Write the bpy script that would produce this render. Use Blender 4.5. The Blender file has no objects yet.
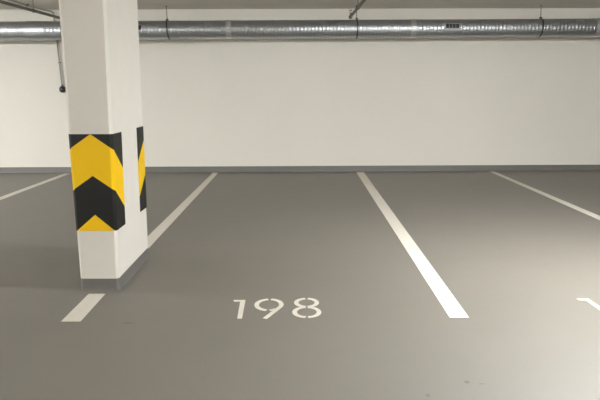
import bpy, bmesh, math, random
from mathutils import Vector
random.seed(4)
C = bpy.context.scene.collection
PI = math.pi

# ------------------------------------------------------------------ helpers
def lin(c):
    return tuple(((v/255)/12.92 if v/255 <= .04045 else ((v/255+.055)/1.055)**2.4) for v in c) + (1,)

def mat(name, rgb, rough=.6, metal=0., spec=.5, noise=None, bump=None):
    """rgb 0-255 sRGB. noise=(scale, amount) mottling; bump=(scale, strength, distance)"""
    m = bpy.data.materials.new(name); m.use_nodes = True
    nt = m.node_tree; b = nt.nodes['Principled BSDF']
    b.inputs['Roughness'].default_value = rough
    b.inputs['Metallic'].default_value = metal
    b.inputs['Specular IOR Level'].default_value = spec
    b.inputs['Base Color'].default_value = lin(rgb)
    tc = nt.nodes.new('ShaderNodeTexCoord')
    if noise:
        n = nt.nodes.new('ShaderNodeTexNoise'); n.inputs['Scale'].default_value = noise[0]
        n.inputs['Detail'].default_value = 5
        nt.links.new(tc.outputs['Object'], n.inputs['Vector'])
        r = nt.nodes.new('ShaderNodeMapRange')
        r.inputs['From Min'].default_value = .3; r.inputs['From Max'].default_value = .7
        r.inputs['To Min'].default_value = 1-noise[1]; r.inputs['To Max'].default_value = 1+noise[1]
        nt.links.new(n.outputs['Fac'], r.inputs['Value'])
        mx = nt.nodes.new('ShaderNodeVectorMath'); mx.operation = 'SCALE'
        mx.inputs[0].default_value = lin(rgb)[:3]
        nt.links.new(r.outputs['Result'], mx.inputs['Scale'])
        nt.links.new(mx.outputs['Vector'], b.inputs['Base Color'])
    if bump:
        n = nt.nodes.new('ShaderNodeTexNoise'); n.inputs['Scale'].default_value = bump[0]
        n.inputs['Detail'].default_value = 4
        nt.links.new(tc.outputs['Object'], n.inputs['Vector'])
        bp = nt.nodes.new('ShaderNodeBump'); bp.inputs['Strength'].default_value = bump[1]
        bp.inputs['Distance'].default_value = bump[2]
        nt.links.new(n.outputs['Fac'], bp.inputs['Height'])
        nt.links.new(bp.outputs['Normal'], b.inputs['Normal'])
    return m

def obj(name, bm, mats, parent=None, smooth=False, label=None):
    me = bpy.data.meshes.new(name)
    bmesh.ops.recalc_face_normals(bm, faces=bm.faces)
    for f in bm.faces: f.smooth = smooth
    bm.to_mesh(me); bm.free()
    o = bpy.data.objects.new(name, me); C.objects.link(o)
    for m in (mats if isinstance(mats, (list, tuple)) else [mats]): me.materials.append(m)
    if parent is not None: o.parent = parent
    if label: o['label'] = label
    return o

def tag(o, label, cat, group=None):
    o['label'] = label; o['category'] = cat
    if group: o['group'] = group
    return o

def thing(name, label, cat, loc=(0, 0, 0), group=None):
    o = bpy.data.objects.new(name, None); C.objects.link(o)
    o.location = loc; o.empty_display_size = .1
    return tag(o, label, cat, group)

def struct(name, bm, m, parent=None, smooth=False):
    o = obj(name, bm, m, parent, smooth); o['kind'] = 'structure'; return o

def box(bm, x0, x1, y0, y1, z0, z1):
    v = [bm.verts.new(p) for p in ((x0,y0,z0),(x1,y0,z0),(x1,y1,z0),(x0,y1,z0),(x0,y0,z1),(x1,y0,z1),(x1,y1,z1),(x0,y1,z1))]
    for q in ((0,1,2,3),(4,5,6,7),(0,1,5,4),(1,2,6,5),(2,3,7,6),(3,0,4,7)): bm.faces.new([v[i] for i in q])

def prism(bm, pts, z0, z1):
    """closed outline pts (x,y); z1 a number or a function of (x,y)"""
    f = z1 if callable(z1) else (lambda x, y: z1)
    a = [bm.verts.new((x, y, z0)) for x, y in pts]; b = [bm.verts.new((x, y, f(x, y))) for x, y in pts]
    n = len(pts)
    for i in range(n): bm.faces.new((a[i], a[(i+1) % n], b[(i+1) % n], b[i]))
    bm.faces.new(a); bm.faces.new(b)

def tube(bm, pts, r, seg=12, cap=True):
    """r number or a list of radii along pts"""
    pts = [Vector(p) for p in pts]; rings = []
    nrm = None
    for i, p in enumerate(pts):
        d = (pts[min(i+1, len(pts)-1)] - pts[max(i-1, 0)]).normalized()
        if nrm is None:
            nrm = d.orthogonal().normalized()
        else:
            nrm = (nrm - d*nrm.dot(d)).normalized()
        bi = d.cross(nrm); rr = r[i] if isinstance(r, (list, tuple)) else r
        rings.append([bm.verts.new(p + (nrm*math.cos(2*PI*k/seg) + bi*math.sin(2*PI*k/seg))*rr) for k in range(seg)])
    for a, b in zip(rings, rings[1:]):
        for k in range(seg): bm.faces.new((a[k], a[(k+1) % seg], b[(k+1) % seg], b[k]))
    if cap: bm.faces.new(rings[0]); bm.faces.new(rings[-1])

def lathe(bm, prof, centre, seg=20):
    """prof: (radius, height) pairs about a vertical axis at centre"""
    cx, cy, cz = centre
    tube(bm, [(cx, cy, cz+h) for _, h in prof], [max(r, 1e-4) for r, _ in prof], seg)

# ------------------------------------------------------------------ materials
M = {}
M['wall'] = mat('white_wall_paint', (226, 221, 211), .85, noise=(1.3, .012), bump=(90, .08, .003))
M['pillar'] = mat('white_pillar_paint', (226, 221, 212), .7, noise=(6, .012), bump=(60, .06, .003))
M['ceiling'] = mat('ceiling_concrete', (230, 225, 217), .9, noise=(2, .03))
M['paint'] = mat('white_line_paint', (210, 203, 191), .55, spec=.3, noise=(22, .04), bump=(70, .1, .002))
M['coat'] = mat('grey_skirting_coat', (112, 109, 105), .45, noise=(8, .03))
M['black'] = mat('black_guard_plastic', (25, 25, 24), .5, spec=.3)
M['yellow'] = mat('yellow_guard_plastic', (250, 200, 0), .5, spec=.3)
M['strap'] = mat('dark_steel_strap', (84, 84, 85), .5, .4)
M['rod'] = mat('thin_steel_rod', (92, 90, 85), .5, .5)
M['pipe'] = mat('grey_brown_pipe_paint', (104, 100, 90), .55)
M['brass'] = mat('dull_brass', (112, 98, 72), .45, .8)
M['conduit'] = mat('grey_conduit_plastic', (160, 156, 149), .5)
M['sensor'] = mat('dark_sensor_plastic', (34, 36, 38), .3)
M['lens'] = mat('pale_sensor_highlight', (140, 142, 142), .25)  # pale colour for the highlight spot on the sensor ball
M['collar'] = mat('plain_galvanised_collar', (200, 200, 198), .45, .7)
M['label_dark'] = mat('dark_label_print', (48, 48, 48), .6)
M['label_light'] = mat('pale_label_film', (170, 170, 168), .5)
M['lamp_body'] = mat('lamp_housing', (215, 215, 212), .5)

def galvanised():
    m = mat('galvanised_spiral_steel', (176, 179, 182), .40, .92, noise=(26, .05))
    return m
M['galv'] = galvanised()

def lamp_glow(strength=6):
    m = bpy.data.materials.new('lamp_diffuser'); m.use_nodes = True
    b = m.node_tree.nodes['Principled BSDF']
    b.inputs['Emission Color'].default_value = (.97, 1, 1, 1)
    b.inputs['Emission Strength'].default_value = strength
    return m

def floor_mat():
    """satin grey epoxy with faint mottling, roller streaks, and a few dark scuffs"""
    m = mat('grey_epoxy_floor', (114, 108, 100), .55, spec=1.)
    nt = m.node_tree; b = nt.nodes['Principled BSDF']; N = nt.nodes.new; L = nt.links.new
    geo = N('ShaderNodeNewGeometry')
    def noise(scale, detail, lo, hi, stretch=(1, 1, 1)):
        mp = N('ShaderNodeMapping'); mp.inputs['Scale'].default_value = stretch
        L(geo.outputs['Position'], mp.inputs['Vector'])
        n = N('ShaderNodeTexNoise'); n.inputs['Scale'].default_value = scale; n.inputs['Detail'].default_value = detail
        L(mp.outputs['Vector'], n.inputs['Vector'])
        r = N('ShaderNodeMapRange'); r.inputs['From Min'].default_value = .3; r.inputs['From Max'].default_value = .7
        r.inputs['To Min'].default_value = lo; r.inputs['To Max'].default_value = hi
        L(n.outputs['Fac'], r.inputs['Value']); return r.outputs['Result']
    def mul(a, c):
        k = N('ShaderNodeMath'); k.operation = 'MULTIPLY'
        L(a, k.inputs[0])
        L(c, k.inputs[1]); return k.outputs[0]
    v = mul(noise(.9, 5, .98, 1.02), noise(2.2, 4, .988, 1.012, (1, .18, 1)))
    v = mul(v, noise(60, 3, .985, 1.015))
    # scuffs: small dark smears with a shape of their own
    sep = N('ShaderNodeSeparateXYZ'); L(geo.outputs['Position'], sep.inputs[0])
    for (sx, sy, rx, ry, dark) in SCUFFS:
        def norm(out, c, r):
            s = N('ShaderNodeMath'); s.operation = 'SUBTRACT'; L(out, s.inputs[0]); s.inputs[1].default_value = c
            d = N('ShaderNodeMath'); d.operation = 'DIVIDE'; L(s.outputs[0], d.inputs[0]); d.inputs[1].default_value = r
            p = N('ShaderNodeMath'); p.operation = 'POWER'; L(d.outputs[0], p.inputs[0]); p.inputs[1].default_value = 2
            return p.outputs[0]
        a = N('ShaderNodeMath'); a.operation = 'ADD'; L(norm(sep.outputs['X'], sx, rx), a.inputs[0]); L(norm(sep.outputs['Y'], sy, ry), a.inputs[1])
        r = N('ShaderNodeMapRange'); r.inputs['From Min'].default_value = .2; r.inputs['From Max'].default_value = 1
        r.inputs['To Min'].default_value = dark; r.inputs['To Max'].default_value = 1
        L(a.outputs[0], r.inputs['Value'])
        v = mul(v, r.outputs['Result'])
    mx = N('ShaderNodeVectorMath'); mx.operation = 'SCALE'; mx.inputs[0].default_value = lin((114, 108, 100))[:3]
    L(v, mx.inputs['Scale']); L(mx.outputs['Vector'], b.inputs['Base Color'])
    L(noise(5, 3, .53, .55), b.inputs['Roughness'])
    return m
SCUFFS = [(.86, 2.98, .016, .02, .55), (.93, 2.96, .02, .008, .7), (.63, 2.84, .014, .02, .65),
          (-1.115, 3.80, .035, .022, .72), (-1.07, 3.79, .02, .014, .78), (-1.68, 3.98, .01, .015, .75)]
M['floor'] = floor_mat()

# ------------------------------------------------------------------ the room
SL = .027                                        # the back wall runs a touch off square
def wy(x): return 11.02 + SL*x                    # front face of back wall
def cz(x, y=0): return 2.812 + .0045*x            # underside of ceiling
XL, XR, YF = -15., 15., -9.

bm = bmesh.new(); prism(bm, [(XL, YF), (XR, YF), (XR, wy(XR)), (XL, wy(XL))], -.2, 0); struct('floor', bm, M['floor'])
bm = bmesh.new()
prism(bm, [(XL, YF), (XR, YF), (XR, wy(XR)), (XL, wy(XL))], 3.2, cz); struct('ceiling', bm, M['ceiling'])
bm = bmesh.new(); prism(bm, [(XL-.2, wy(XL-.2)), (XR+.2, wy(XR+.2)), (XR+.2, wy(XR)+.25), (XL-.2, wy(XL)+.25)], -.2, 3.2); struct('wall_back', bm, M['wall'])
bm = bmesh.new(); box(bm, XL-.2, XL, YF-.2, wy(XL-.2), -.2, 3.2); struct('wall_left', bm, M['wall'])
bm = bmesh.new(); box(bm, XR, XR+.2, YF-.2, wy(XR), -.2, 3.2); struct('wall_right', bm, M['wall'])
bm = bmesh.new(); box(bm, XL, XR, YF-.2, YF, -.2, 3.2); struct('wall_front', bm, M['wall'])

# coved skirting along the back wall: profile (distance from wall, height)
def skirt_prof(h): return [(0, 0), (.034, 0), (.024, .005), (.016, .014), (.013, .03), (.012, h), (0, h)]
bm = bmesh.new()
for x in (XL, XR):
    vs = [bm.verts.new((x, wy(x)-d, z)) for d, z in skirt_prof(.108)]
    bm.faces.new(vs)
bm.verts.ensure_lookup_table()
n = 7
for i in range(n): bm.faces.new((bm.verts[i], bm.verts[(i+1) % n], bm.verts[n+(i+1) % n], bm.verts[n+i]))
struct('baseboard_back', bm, M['coat'])

# ------------------------------------------------------------------ pillar
PX0, PX1, PY0, PY1, CH = -1.648, -1.360, 4.46, 5.39, .018
BL, BR = .013, .009                               # the long faces lean out a touch towards the top
def pillar_outline(e=0.):
    x0, x1, y0, y1 = PX0-e, PX1+e, PY0-e, PY1+e
    k = CH + e*(2-math.sqrt(2)) if e else CH
    return [(x0+k, y0), (x1-k, y0), (x1, y0+k), (x1, y1-k), (x1-k, y1), (x0+k, y1), (x0, y1-k), (x0, y0+k)]
pil = thing('pillar', 'white square-edged concrete pillar with yellow and black chevron guards', 'pillar', ((PX0+PX1)/2, (PY0+PY1)/2, 0))
def local(o, par): o.parent = par; o.matrix_parent_inverse = par.matrix_basis.inverted(); return o
def batter(o):
    cx = (PX0+PX1)/2
    for v in o.data.vertices:
        if v.co.z > .1: v.co.x += (v.co.z-.1)*((BR if v.co.y < 4.9 else .003)*(v.co.x-cx)/(PX1-cx) if v.co.x > cx else BL*(v.co.x-cx)/(cx-PX0))
    return o
bm = bmesh.new(); prism(bm, pillar_outline(), 0, lambda x, y: cz(x)-.0005)
local(batter(obj('shaft', bm, M['pillar'])), pil)
# grey coat carried up round the foot, coved at the floor
bm = bmesh.new()
prof = [(.009, .0), (.006, .006), (.004, .018), (.003, .034), (.003, .09)]
rings = [[bm.verts.new((x, y, z)) for x, y in pillar_outline(e)] for e, z in prof]
for a, b in zip(rings, rings[1:]):
    for i in range(8): bm.faces.new((a[i], a[(i+1) % 8], b[(i+1) % 8], b[i]))
bm.faces.new(rings[-1]); bm.faces.new(rings[0])
o = local(obj('base_band', bm, M['coat']), pil); o['label'] = 'grey painted band round the foot'

def guard(front):
    """sheet wrapped round one narrow end of the pillar, chevrons pointing up"""
    e = .001
    k = CH
    # unfolded path on one half, from the centre of the narrow face round the corner
    hw = (PX1-PX0)/2; side = .21
    us = [0, hw-k, hw-k+k*math.sqrt(2), hw-k+k*math.sqrt(2)+side]
    def pos(u):
        s = 1 if u >= 0 else -1; a = abs(u); cx = (PX0+PX1)/2
        if a <= us[1]: x, y = a, 0
        elif a <= us[2]:
            t = (a-us[1])/(us[2]-us[1]); x, y = us[1]+k*t, k*t
        else: x, y = hw, k+(a-us[2])
        # push out by e along the local normal
        if a < us[1]: nx, ny = 0, -1
        elif a <= us[2]: nx, ny = .7, -.7
        else: nx, ny = 1, 0
        x += nx*e; y += ny*e
        X = cx + s*x
        Y = PY0+y if front else PY1-y
        return X, Y
    Z0, Z1 = .457, 1.168
    bounds = [(1.168, .76), (.866, .75), (.578, .90)]      # apex height, slope of each chevron edge
    cuts = set()
    for q in us: cuts.add(round(q, 5))
    for za, sl in bounds:
        u = (za-Z0)/sl
        if 0 < u < us[-1]: cuts.add(round(u, 5))
    cuts = sorted(cuts); cuts = [-c for c in reversed(cuts) if c > 0] + cuts
    bm = bmesh.new(); cache = {}
    def vert(u, z):
        key = (round(u, 5), round(z, 5))
        if key not in cache:
            X, Y = pos(u); cache[key] = bm.verts.new((X, Y, z))
        return cache[key]
    for u0, u1 in zip(cuts, cuts[1:]):
        def edges(u): return [Z1] + [min(Z1, max(Z0, za-sl*abs(u))) for za, sl in bounds] + [Z0]
        A, B = edges(u0), edges(u1)
        for i in range(4):
            quad = [vert(u0, A[i]), vert(u1, B[i]), vert(u1, B[i+1]), vert(u0, A[i+1])]
            q = []
            for v in quad:
                if v not in q: q.append(v)
            if len(q) >= 3:
                f = bm.faces.new(q); f.material_index = i % 2
    o = batter(obj('corner_guard', bm, [M['black'], M['yellow']]))
    # make sure the sheet faces outwards, then give it its thickness
    cx, cy = (PX0+PX1)/2, (PY0+PY1)/2
    me = o.data; p = max(me.polygons, key=lambda p: p.area)
    if p.normal.dot(Vector((p.center.x-cx, p.center.y-cy, 0))) < 0: me.flip_normals()
    s = o.modifiers.new('thickness', 'SOLIDIFY'); s.thickness = .004; s.offset = 1; s.use_even_offset = True
    return local(o, pil)
g = guard(True); g['label'] = 'chevron guard on the near end'
g = guard(False); g['label'] = 'chevron guard on the far end'

# ------------------------------------------------------------------ floor markings
T = .0015
def line(pts, label, group=None):
    bm = bmesh.new(); prism(bm, pts, 0.0002, T)
    return tag(obj('parking_line', bm, M['paint']), label, 'floor marking', group)
g = None
line([(-1.556, 3.825), (-1.429, 3.825), (-1.436, 4.372), (-1.558, 4.372)], 'short white stub of line in front of the pillar foot')
line([(-1.556, 5.44), (-1.431, 5.44), (-1.452, 10.96-.04), (-1.548, 10.96-.04)], 'white parking line running from behind the pillar to the back wall')
line([(.986, 3.885), (1.115, 3.885), (1.137, 10.99), (1.003, 10.985)], 'long white parking line to the right of the painted number 198')
line([(3.43, 3.9), (3.56, 3.9), (3.49, 11.06), (3.40, 11.06)], 'white parking line furthest right, running out of the right edge')
line([(-4.17, 3.85), (-4.04, 3.85), (-4.055, 10.85), (-4.155, 10.85)], 'white parking line furthest left, running out of the left edge')

def stroke(bm, pts, w):
    """flat ribbon along pts, painted thickness T"""
    P = [Vector((x, y)) for x, y in pts]; A = []; B = []
    for i, p in enumerate(P):
        d = (P[min(i+1, len(P)-1)] - P[max(i-1, 0)]).normalized(); n = Vector((-d.y, d.x))
        ww = w[i] if isinstance(w, list) else w
        A.append(p+n*ww/2); B.append(p-n*ww/2)
    for i in range(len(P)-1):
        q = [A[i], A[i+1], B[i+1], B[i]]
        lo = [bm.verts.new((v.x, v.y, .0002)) for v in q]; hi = [bm.verts.new((v.x, v.y, T)) for v in q]
        bm.faces.new(hi); bm.faces.new(lo)
        for k in ((0, 1), (2, 3)): bm.faces.new((lo[k[0]], lo[k[1]], hi[k[1]], hi[k[0]]))
        if i == 0: bm.faces.new((lo[3], lo[0], hi[0], hi[3]))
        if i == len(P)-2: bm.faces.new((lo[1], lo[2], hi[2], hi[1]))
def arc(cx, cy, rx, ry, a0, a1, n=28):
    return [(cx+rx*math.cos(math.radians(a0+(a1-a0)*i/n)), cy+ry*math.sin(math.radians(a0+(a1-a0)*i/n))) for i in range(n+1)]

def digit_one(bm, dx=0, dy=0):
    prism(bm, [(x+dx, y+dy) for x, y in ((-.415, 3.872), (-.3835, 3.872), (-.3915, 4.233), (-.477, 4.233), (-.470, 4.202), (-.4255, 4.202))], .0002, T)
num = thing('bay_number', 'white stencilled number 198 painted on the grey floor between two lines', 'floor number', (-.17, 4.07, 0))
bm = bmesh.new(); digit_one(bm); local(obj('digit_one', bm, M['paint']), num)
bm = bmesh.new()
W = .031
cx9, cy9, rx, ry = -.2185, 4.138, .0862, .110
stroke(bm, arc(cx9, cy9, rx, ry, 97, 262), W)                     # left half of bowl
tail = arc(cx9, cy9, rx, ry, 83, -20)
stroke(bm, tail + [(tail[-1][0]-.014, tail[-1][1]-.036), (-.233, 3.872)], W)   # right half of bowl, running on into the tail
x1, y1 = tail[-1]
foot = arc(cx9, cy9, rx, ry, -84, -62, 6)
stroke(bm, foot + [(foot[-1][0]+.012, foot[-1][1]+.012)], W)
local(obj('digit_nine', bm, M['paint']), num)
bm = bmesh.new()
c8 = .0445
for s in (1, -1):
    up = arc(0, 4.180, .0725, .083, 85, -88); lo = arc(0, 3.992, .0825, .0945, 88, -85)
    g0 = .0085
    fix = lambda L: [(c8+s*max(x, g0), y) for x, y in L]
    stroke(bm, fix(up), W); stroke(bm, fix(lo), W)
local(obj('digit_eight', bm, M['paint']), num)
bm = bmesh.new(); digit_one(bm, 2.462, .022)
tag(obj('floor_digit', bm, M['paint']), 'white painted digit 1 on the floor at the right edge, cut by the frame', 'floor number')

# ------------------------------------------------------------------ ventilation duct
R = .1485
def dy(x): return 10.60 + SL*x
def dz(x): return 2.436 + .0066*x
duct = thing('ventilation_duct', 'long round galvanised spiral duct hung along the top of the white wall', 'duct', (0, dy(0), dz(0)))
ax = Vector((1, SL, .0066)).normalized()
up = Vector((0, 0, 1)); up = (up-ax*up.dot(ax)).normalized(); sd = ax.cross(up)
def dpos(x, ang, r):
    c = Vector((x, dy(x), dz(x))); return c + (up*math.cos(ang) + sd*math.sin(ang))*r
def duct_section(x0, x1, pitch=.06):
    bm = bmesh.new(); step = pitch/6; n = max(2, int((x1-x0)/step)); seg = 32
    prev = None
    for i in range(n+1):
        x = x0 + (x1-x0)*i/n
        ring = []
        for k in range(seg):
            a = 2*PI*k/seg
            ph = (x/pitch + k/seg) % 1.0
            bump = .0040*max(0, math.cos((ph-.5)*2*PI))**2
            ring.append(bm.verts.new(dpos(x, a, R+bump)))
        if prev:
            for k in range(seg): bm.faces.new((prev[k], prev[(k+1) % seg], ring[(k+1) % seg], ring[k]))
        prev = ring
    return bm
def ring_band(x, w, r, lip=0.):
    bm = bmesh.new(); seg = 40; prev = None
    prof = [(-w/2, R-.004), (-w/2, r+lip), (-w/2+.008, r+lip), (-w/2+.012, r), (w/2-.012, r), (w/2-.008, r+lip), (w/2, r+lip), (w/2, R-.004)]
    for dx, rr in prof:
        ring = [bm.verts.new(dpos(x+dx, 2*PI*k/seg, rr)) for k in range(seg)]
        if prev:
            for k in range(seg): bm.faces.new((prev[k], prev[(k+1) % seg], ring[(k+1) % seg], ring[k]))
        prev = ring
    return bm
joints = [-7.44, -4.29, -1.168, 1.867, 4.952, 8.03]
ends = [-10.0] + joints + [10.5]
for a, b in zip(ends, ends[1:]):
    local(obj('duct_section', duct_section(a+.003, b-.003), M['galv'], smooth=True), duct)
for j in joints:
    w = .30 if j == -4.29 else .085
    local(obj('coupling', ring_band(j, w, R+.006, .003), M['galv' if j == -4.29 else 'collar'], smooth=False), duct)
# printed label and small dark square tag on the side facing the room
def patch(x0, x1, a0, a1, r, nx=4, na=4):
    bm = bmesh.new(); g = [[bm.verts.new(dpos(x0+(x1-x0)*i/nx, math.radians(a0+(a1-a0)*j/na), r)) for j in range(na+1)] for i in range(nx+1)]
    h = [[bm.verts.new(dpos(x0+(x1-x0)*i/nx, math.radians(a0+(a1-a0)*j/na), r-.003)) for j in range(na+1)] for i in range(nx+1)]
    for i in range(nx):
        for j in range(na):
            bm.faces.new((g[i][j], g[i+1][j], g[i+1][j+1], g[i][j+1])); bm.faces.new((h[i][j], h[i][j+1], h[i+1][j+1], h[i+1][j]))
    for i in range(nx):
        bm.faces.new((g[i][0], h[i][0], h[i+1][0], g[i+1][0])); bm.faces.new((g[i][na], g[i+1][na], h[i+1][na], h[i][na]))
    for j in range(na):
        bm.faces.new((g[0][j], g[0][j+1], h[0][j+1], h[0][j])); bm.faces.new((g[nx][j], h[nx][j], h[nx][j+1], g[nx][j+1]))
    return bm
SGN = 1 if dpos(0, PI/2, R).y < dy(0) else -1          # which way round faces the room
def face(a): return SGN*a
lb = local(obj('label', patch(2.371, 2.630, face(62), face(100), R+.0055), M['label_light']), duct)
for k, (u0, u1) in enumerate(((2.391, 2.440), (2.446, 2.496), (2.502, 2.551), (2.557, 2.609))):
    o = obj('print_mark', patch(u0, u1, face(66), face(92), R+.0075, 2, 3), M['label_dark']); o.parent = lb
local(obj('tag_plate', patch(-2.66, -2.578, face(66), face(92), R+.0065), M['label_dark']), duct)

# duct hangers: threaded rod from the ceiling and a strap round the duct
def hanger(x, lean, label):
    t = thing('duct_hanger', label, 'hanger', (x, dy(x), dz(x)+R+.01), 'duct hangers')
    bm = bmesh.new(); tube(bm, [(x, dy(x), dz(x)+R+.010), (x-.006, dy(x), cz(x))], .0055, 8)
    local(obj('rod', bm, M['rod'], smooth=True), t)
    bm = bmesh.new(); seg = 40; w = .024; prev = None; rings = []
    for k in range(seg):
        a = 2*PI*k/seg; sh = lean*(1-math.cos(a))/2
        p = [dpos(x+sh-w/2, a, R+.0055), dpos(x+sh+w/2, a, R+.0055), dpos(x+sh+w/2, a, R+.0085), dpos(x+sh-w/2, a, R+.0085)]
        rings.append([bm.verts.new(v) for v in p])
    for k in range(seg):
        a, b = rings[k], rings[(k+1) % seg]
        for i in range(4): bm.faces.new((a[i], a[(i+1) % 4], b[(i+1) % 4], b[i]))
    local(obj('strap', bm, M['strap'], smooth=False), t)
    bm = bmesh.new(); box(bm, x-.018, x+.018, dy(x)-.016, dy(x)+.016, dz(x)+R+.008, dz(x)+R+.03)
    local(obj('bracket', bm, M['strap']), t)
    bm = bmesh.new(); lathe(bm, [(.016, 0), (.016, .006), (.01, .014)], (x-.006, dy(x), cz(x)-.015), 10)
    local(obj('ceiling_anchor', bm, M['rod']), t)
hanger(-2.178, .03, 'dark duct hanger strap just right of the pillar')
hanger(.938, 0, 'dark duct hanger strap below the sprinkler at the middle of the duct')
hanger(4.012, -.02, 'dark duct hanger strap towards the right end of the duct')

# ------------------------------------------------------------------ sprinkler pipes
def sprinkler(x_end, x_far, y_end, y_far, z, head, label, hang):
    t = thing('sprinkler_pipe', label, 'pipe', (x_end, y_end, z))
    bm = bmesh.new(); tube(bm, [(x_end, y_end, z), (x_far, y_far, z)], .021, 14)
    local(obj('pipe', bm, M['pipe'], smooth=True), t)
    bm = bmesh.new(); tube(bm, [(x_end, y_end+.02, z), (x_end, y_end+.018, z), (x_end, y_end-.05, z), (x_end, y_end-.052, z)], [.021, .029, .029, .021], 14)
    local(obj('end_fitting', bm, M['pipe'], smooth=False), t)
    if head:
        bm = bmesh.new(); lathe(bm, [(.013, 0), (.013, .04), (.009, .045), (.009, .05)], (x_end, y_end-.018, z+.015), 12)
        for s in (-1, 1):
            tube(bm, [(x_end+s*.009, y_end-.018, z+.062), (x_end+s*.017, y_end-.018, z+.08), (x_end+s*.004, y_end-.018, z+.1)], .0035, 8)
        h = local(obj('sprinkler_head', bm, M['brass'], smooth=False), t)
        bm = bmesh.new(); lathe(bm, [(.002, 0), (.03, .001), (.03, .004), (.002, .006)], (x_end, y_end-.018, z+.098), 16)
        o = obj('deflector', bm, M['brass']); o.parent = h
    for hy in hang:
        f = (hy-y_end)/(y_far-y_end); hx = x_end+(x_far-x_end)*f
        bm = bmesh.new(); tube(bm, [(hx, hy, z+.02), (hx, hy, cz(hx))], .005, 8)
        rg = [(hx+.0245*math.cos(a), hy, z+.0245*math.sin(a)) for a in [2*PI*k/20 for k in range(21)]]
        tube(bm, rg, .004, 6, cap=False)
        local(obj('pipe_hanger', bm, M['rod']), t)
sprinkler(.79, .87, 10.05, 1.5, 2.574, True, 'grey-brown sprinkler pipe ending above the middle of the duct with an upright head', [8.9, 5.4, 2.2])
sprinkler(-3.785, -3.95, 10.30, 1.5, 2.574, False, 'grey-brown sprinkler pipe at the upper left, ending beside the pillar', [9.2, 5.6, 2.2])

# ------------------------------------------------------------------ gas sensor on its conduit
gs = thing('gas_sensor', 'black ball-shaped sensor hanging on a thin grey conduit left of the pillar', 'sensor', (-4.096, 10.87, 1.478))
W0 = 10.868
pts = [(-4.30, 1.6, 2.774), (-4.31, 9.7, 2.774), (-4.318, 10.50, 2.774), (-4.312, 10.70, 2.774), (-4.285, 10.80, 2.773), (-4.24, 10.85, 2.770),
       (-4.195, W0, 2.761), (-4.168, W0, 2.735), (-4.160, W0, 2.70), (-4.158, W0, 2.62), (-4.140, W0, 2.291), (-4.102, W0, 1.54), (-4.101, W0, 1.515)]
bm = bmesh.new(); tube(bm, pts, .0125, 10); local(obj('conduit', bm, M['conduit'], smooth=True), gs)
bm = bmesh.new()
lathe(bm, [(.001, 0), (.022, .004), (.040, .014), (.052, .032), (.057, .056), (.054, .078), (.044, .096), (.030, .108), (.020, .112)], (-4.094, W0-.005, 1.403), 24)
b = local(obj('sensor_body', bm, M['sensor'], smooth=True), gs)
bm = bmesh.new(); lathe(bm, [(.020, 0), (.020, .012), (.016, .014), (.016, .03), (.013, .036)], (-4.096, W0-.003, 1.510), 12)
local(obj('cable_gland', bm, M['rod']), gs)
bm = bmesh.new(); tube(bm, [(-4.098, W0-.056, 1.465), (-4.098, W0-.065, 1.465)], [.014, .011], 14)
o = obj('sensor_highlight', bm, M['lens']); o.parent = b  # small pale lens spot, stands in for the highlight on the dark ball
for yy in (10.2,):
    bm = bmesh.new(); box(bm, -4.34, -4.29, yy-.012, yy+.012, 2.760, cz(-4.3)); local(obj('conduit_clip', bm, M['rod']), gs)
bm = bmesh.new(); box(bm, -4.139, -4.103, W0-.016, wy(-4.11), 1.90, 1.925); local(obj('conduit_clip', bm, M['conduit']), gs)

# ------------------------------------------------------------------ ceiling lamps of the garage (above and behind the viewpoint)
def lamp(x, y, strength, label, length=1.5, along='x'):
    t = thing('ceiling_lamp', label, 'lamp', (x, y, cz(x)), 'ceiling lamps')
    zt = cz(x); hw, hl = (.055, length/2) if along == 'y' else (length/2, .055)
    bm = bmesh.new(); box(bm, x-hw, x+hw, y-hl, y+hl, zt-.045, zt-.003)
    local(obj('housing', bm, M['lamp_body']), t)
    bm = bmesh.new(); dw, dl = (.05, length/2-.02) if along == 'y' else (length/2-.02, .05)
    box(bm, x-dw, x+dw, y-dl, y+dl, zt-.085, zt-.045)
    local(obj('diffuser', bm, lamp_glow(strength)), t)
LAMPS = [(2.8, 3.95, 520, 'x'), (-7., 5.1, 580, 'x'), (-12., -6.5, 660, 'x'), (-7., -6.5, 380, 'x'), (2.7, -6.5, 390, 'x'), (7.5, -6.5, 420, 'x')]
for x, y, p, al in LAMPS:
    lamp(x, y, p, 'linear ceiling lamp outside the view', along=al)

# ------------------------------------------------------------------ world, camera, view
w = bpy.data.worlds.new('World'); bpy.context.scene.world = w; w.use_nodes = True
w.node_tree.nodes['Background'].inputs[0].default_value = (.9, .92, 1, 1)
w.node_tree.nodes['Background'].inputs[1].default_value = .0

cam = bpy.data.cameras.new('camera'); co = bpy.data.objects.new('camera', cam); C.objects.link(co)
co.location = (0, 0, 1.5); co.rotation_euler = (PI/2-.18049, math.radians(.06), 0)
cam.sensor_width = 36; cam.lens = 36*620/600; cam.clip_end = 100
bpy.context.scene.camera = co
vs = bpy.context.scene.view_settings
bpy.context.scene.display_settings.display_device = 'sRGB'
vs.view_transform = 'Standard'; vs.look = 'None'; vs.gamma = 1; vs.use_curve_mapping = False; vs.exposure = 0.26
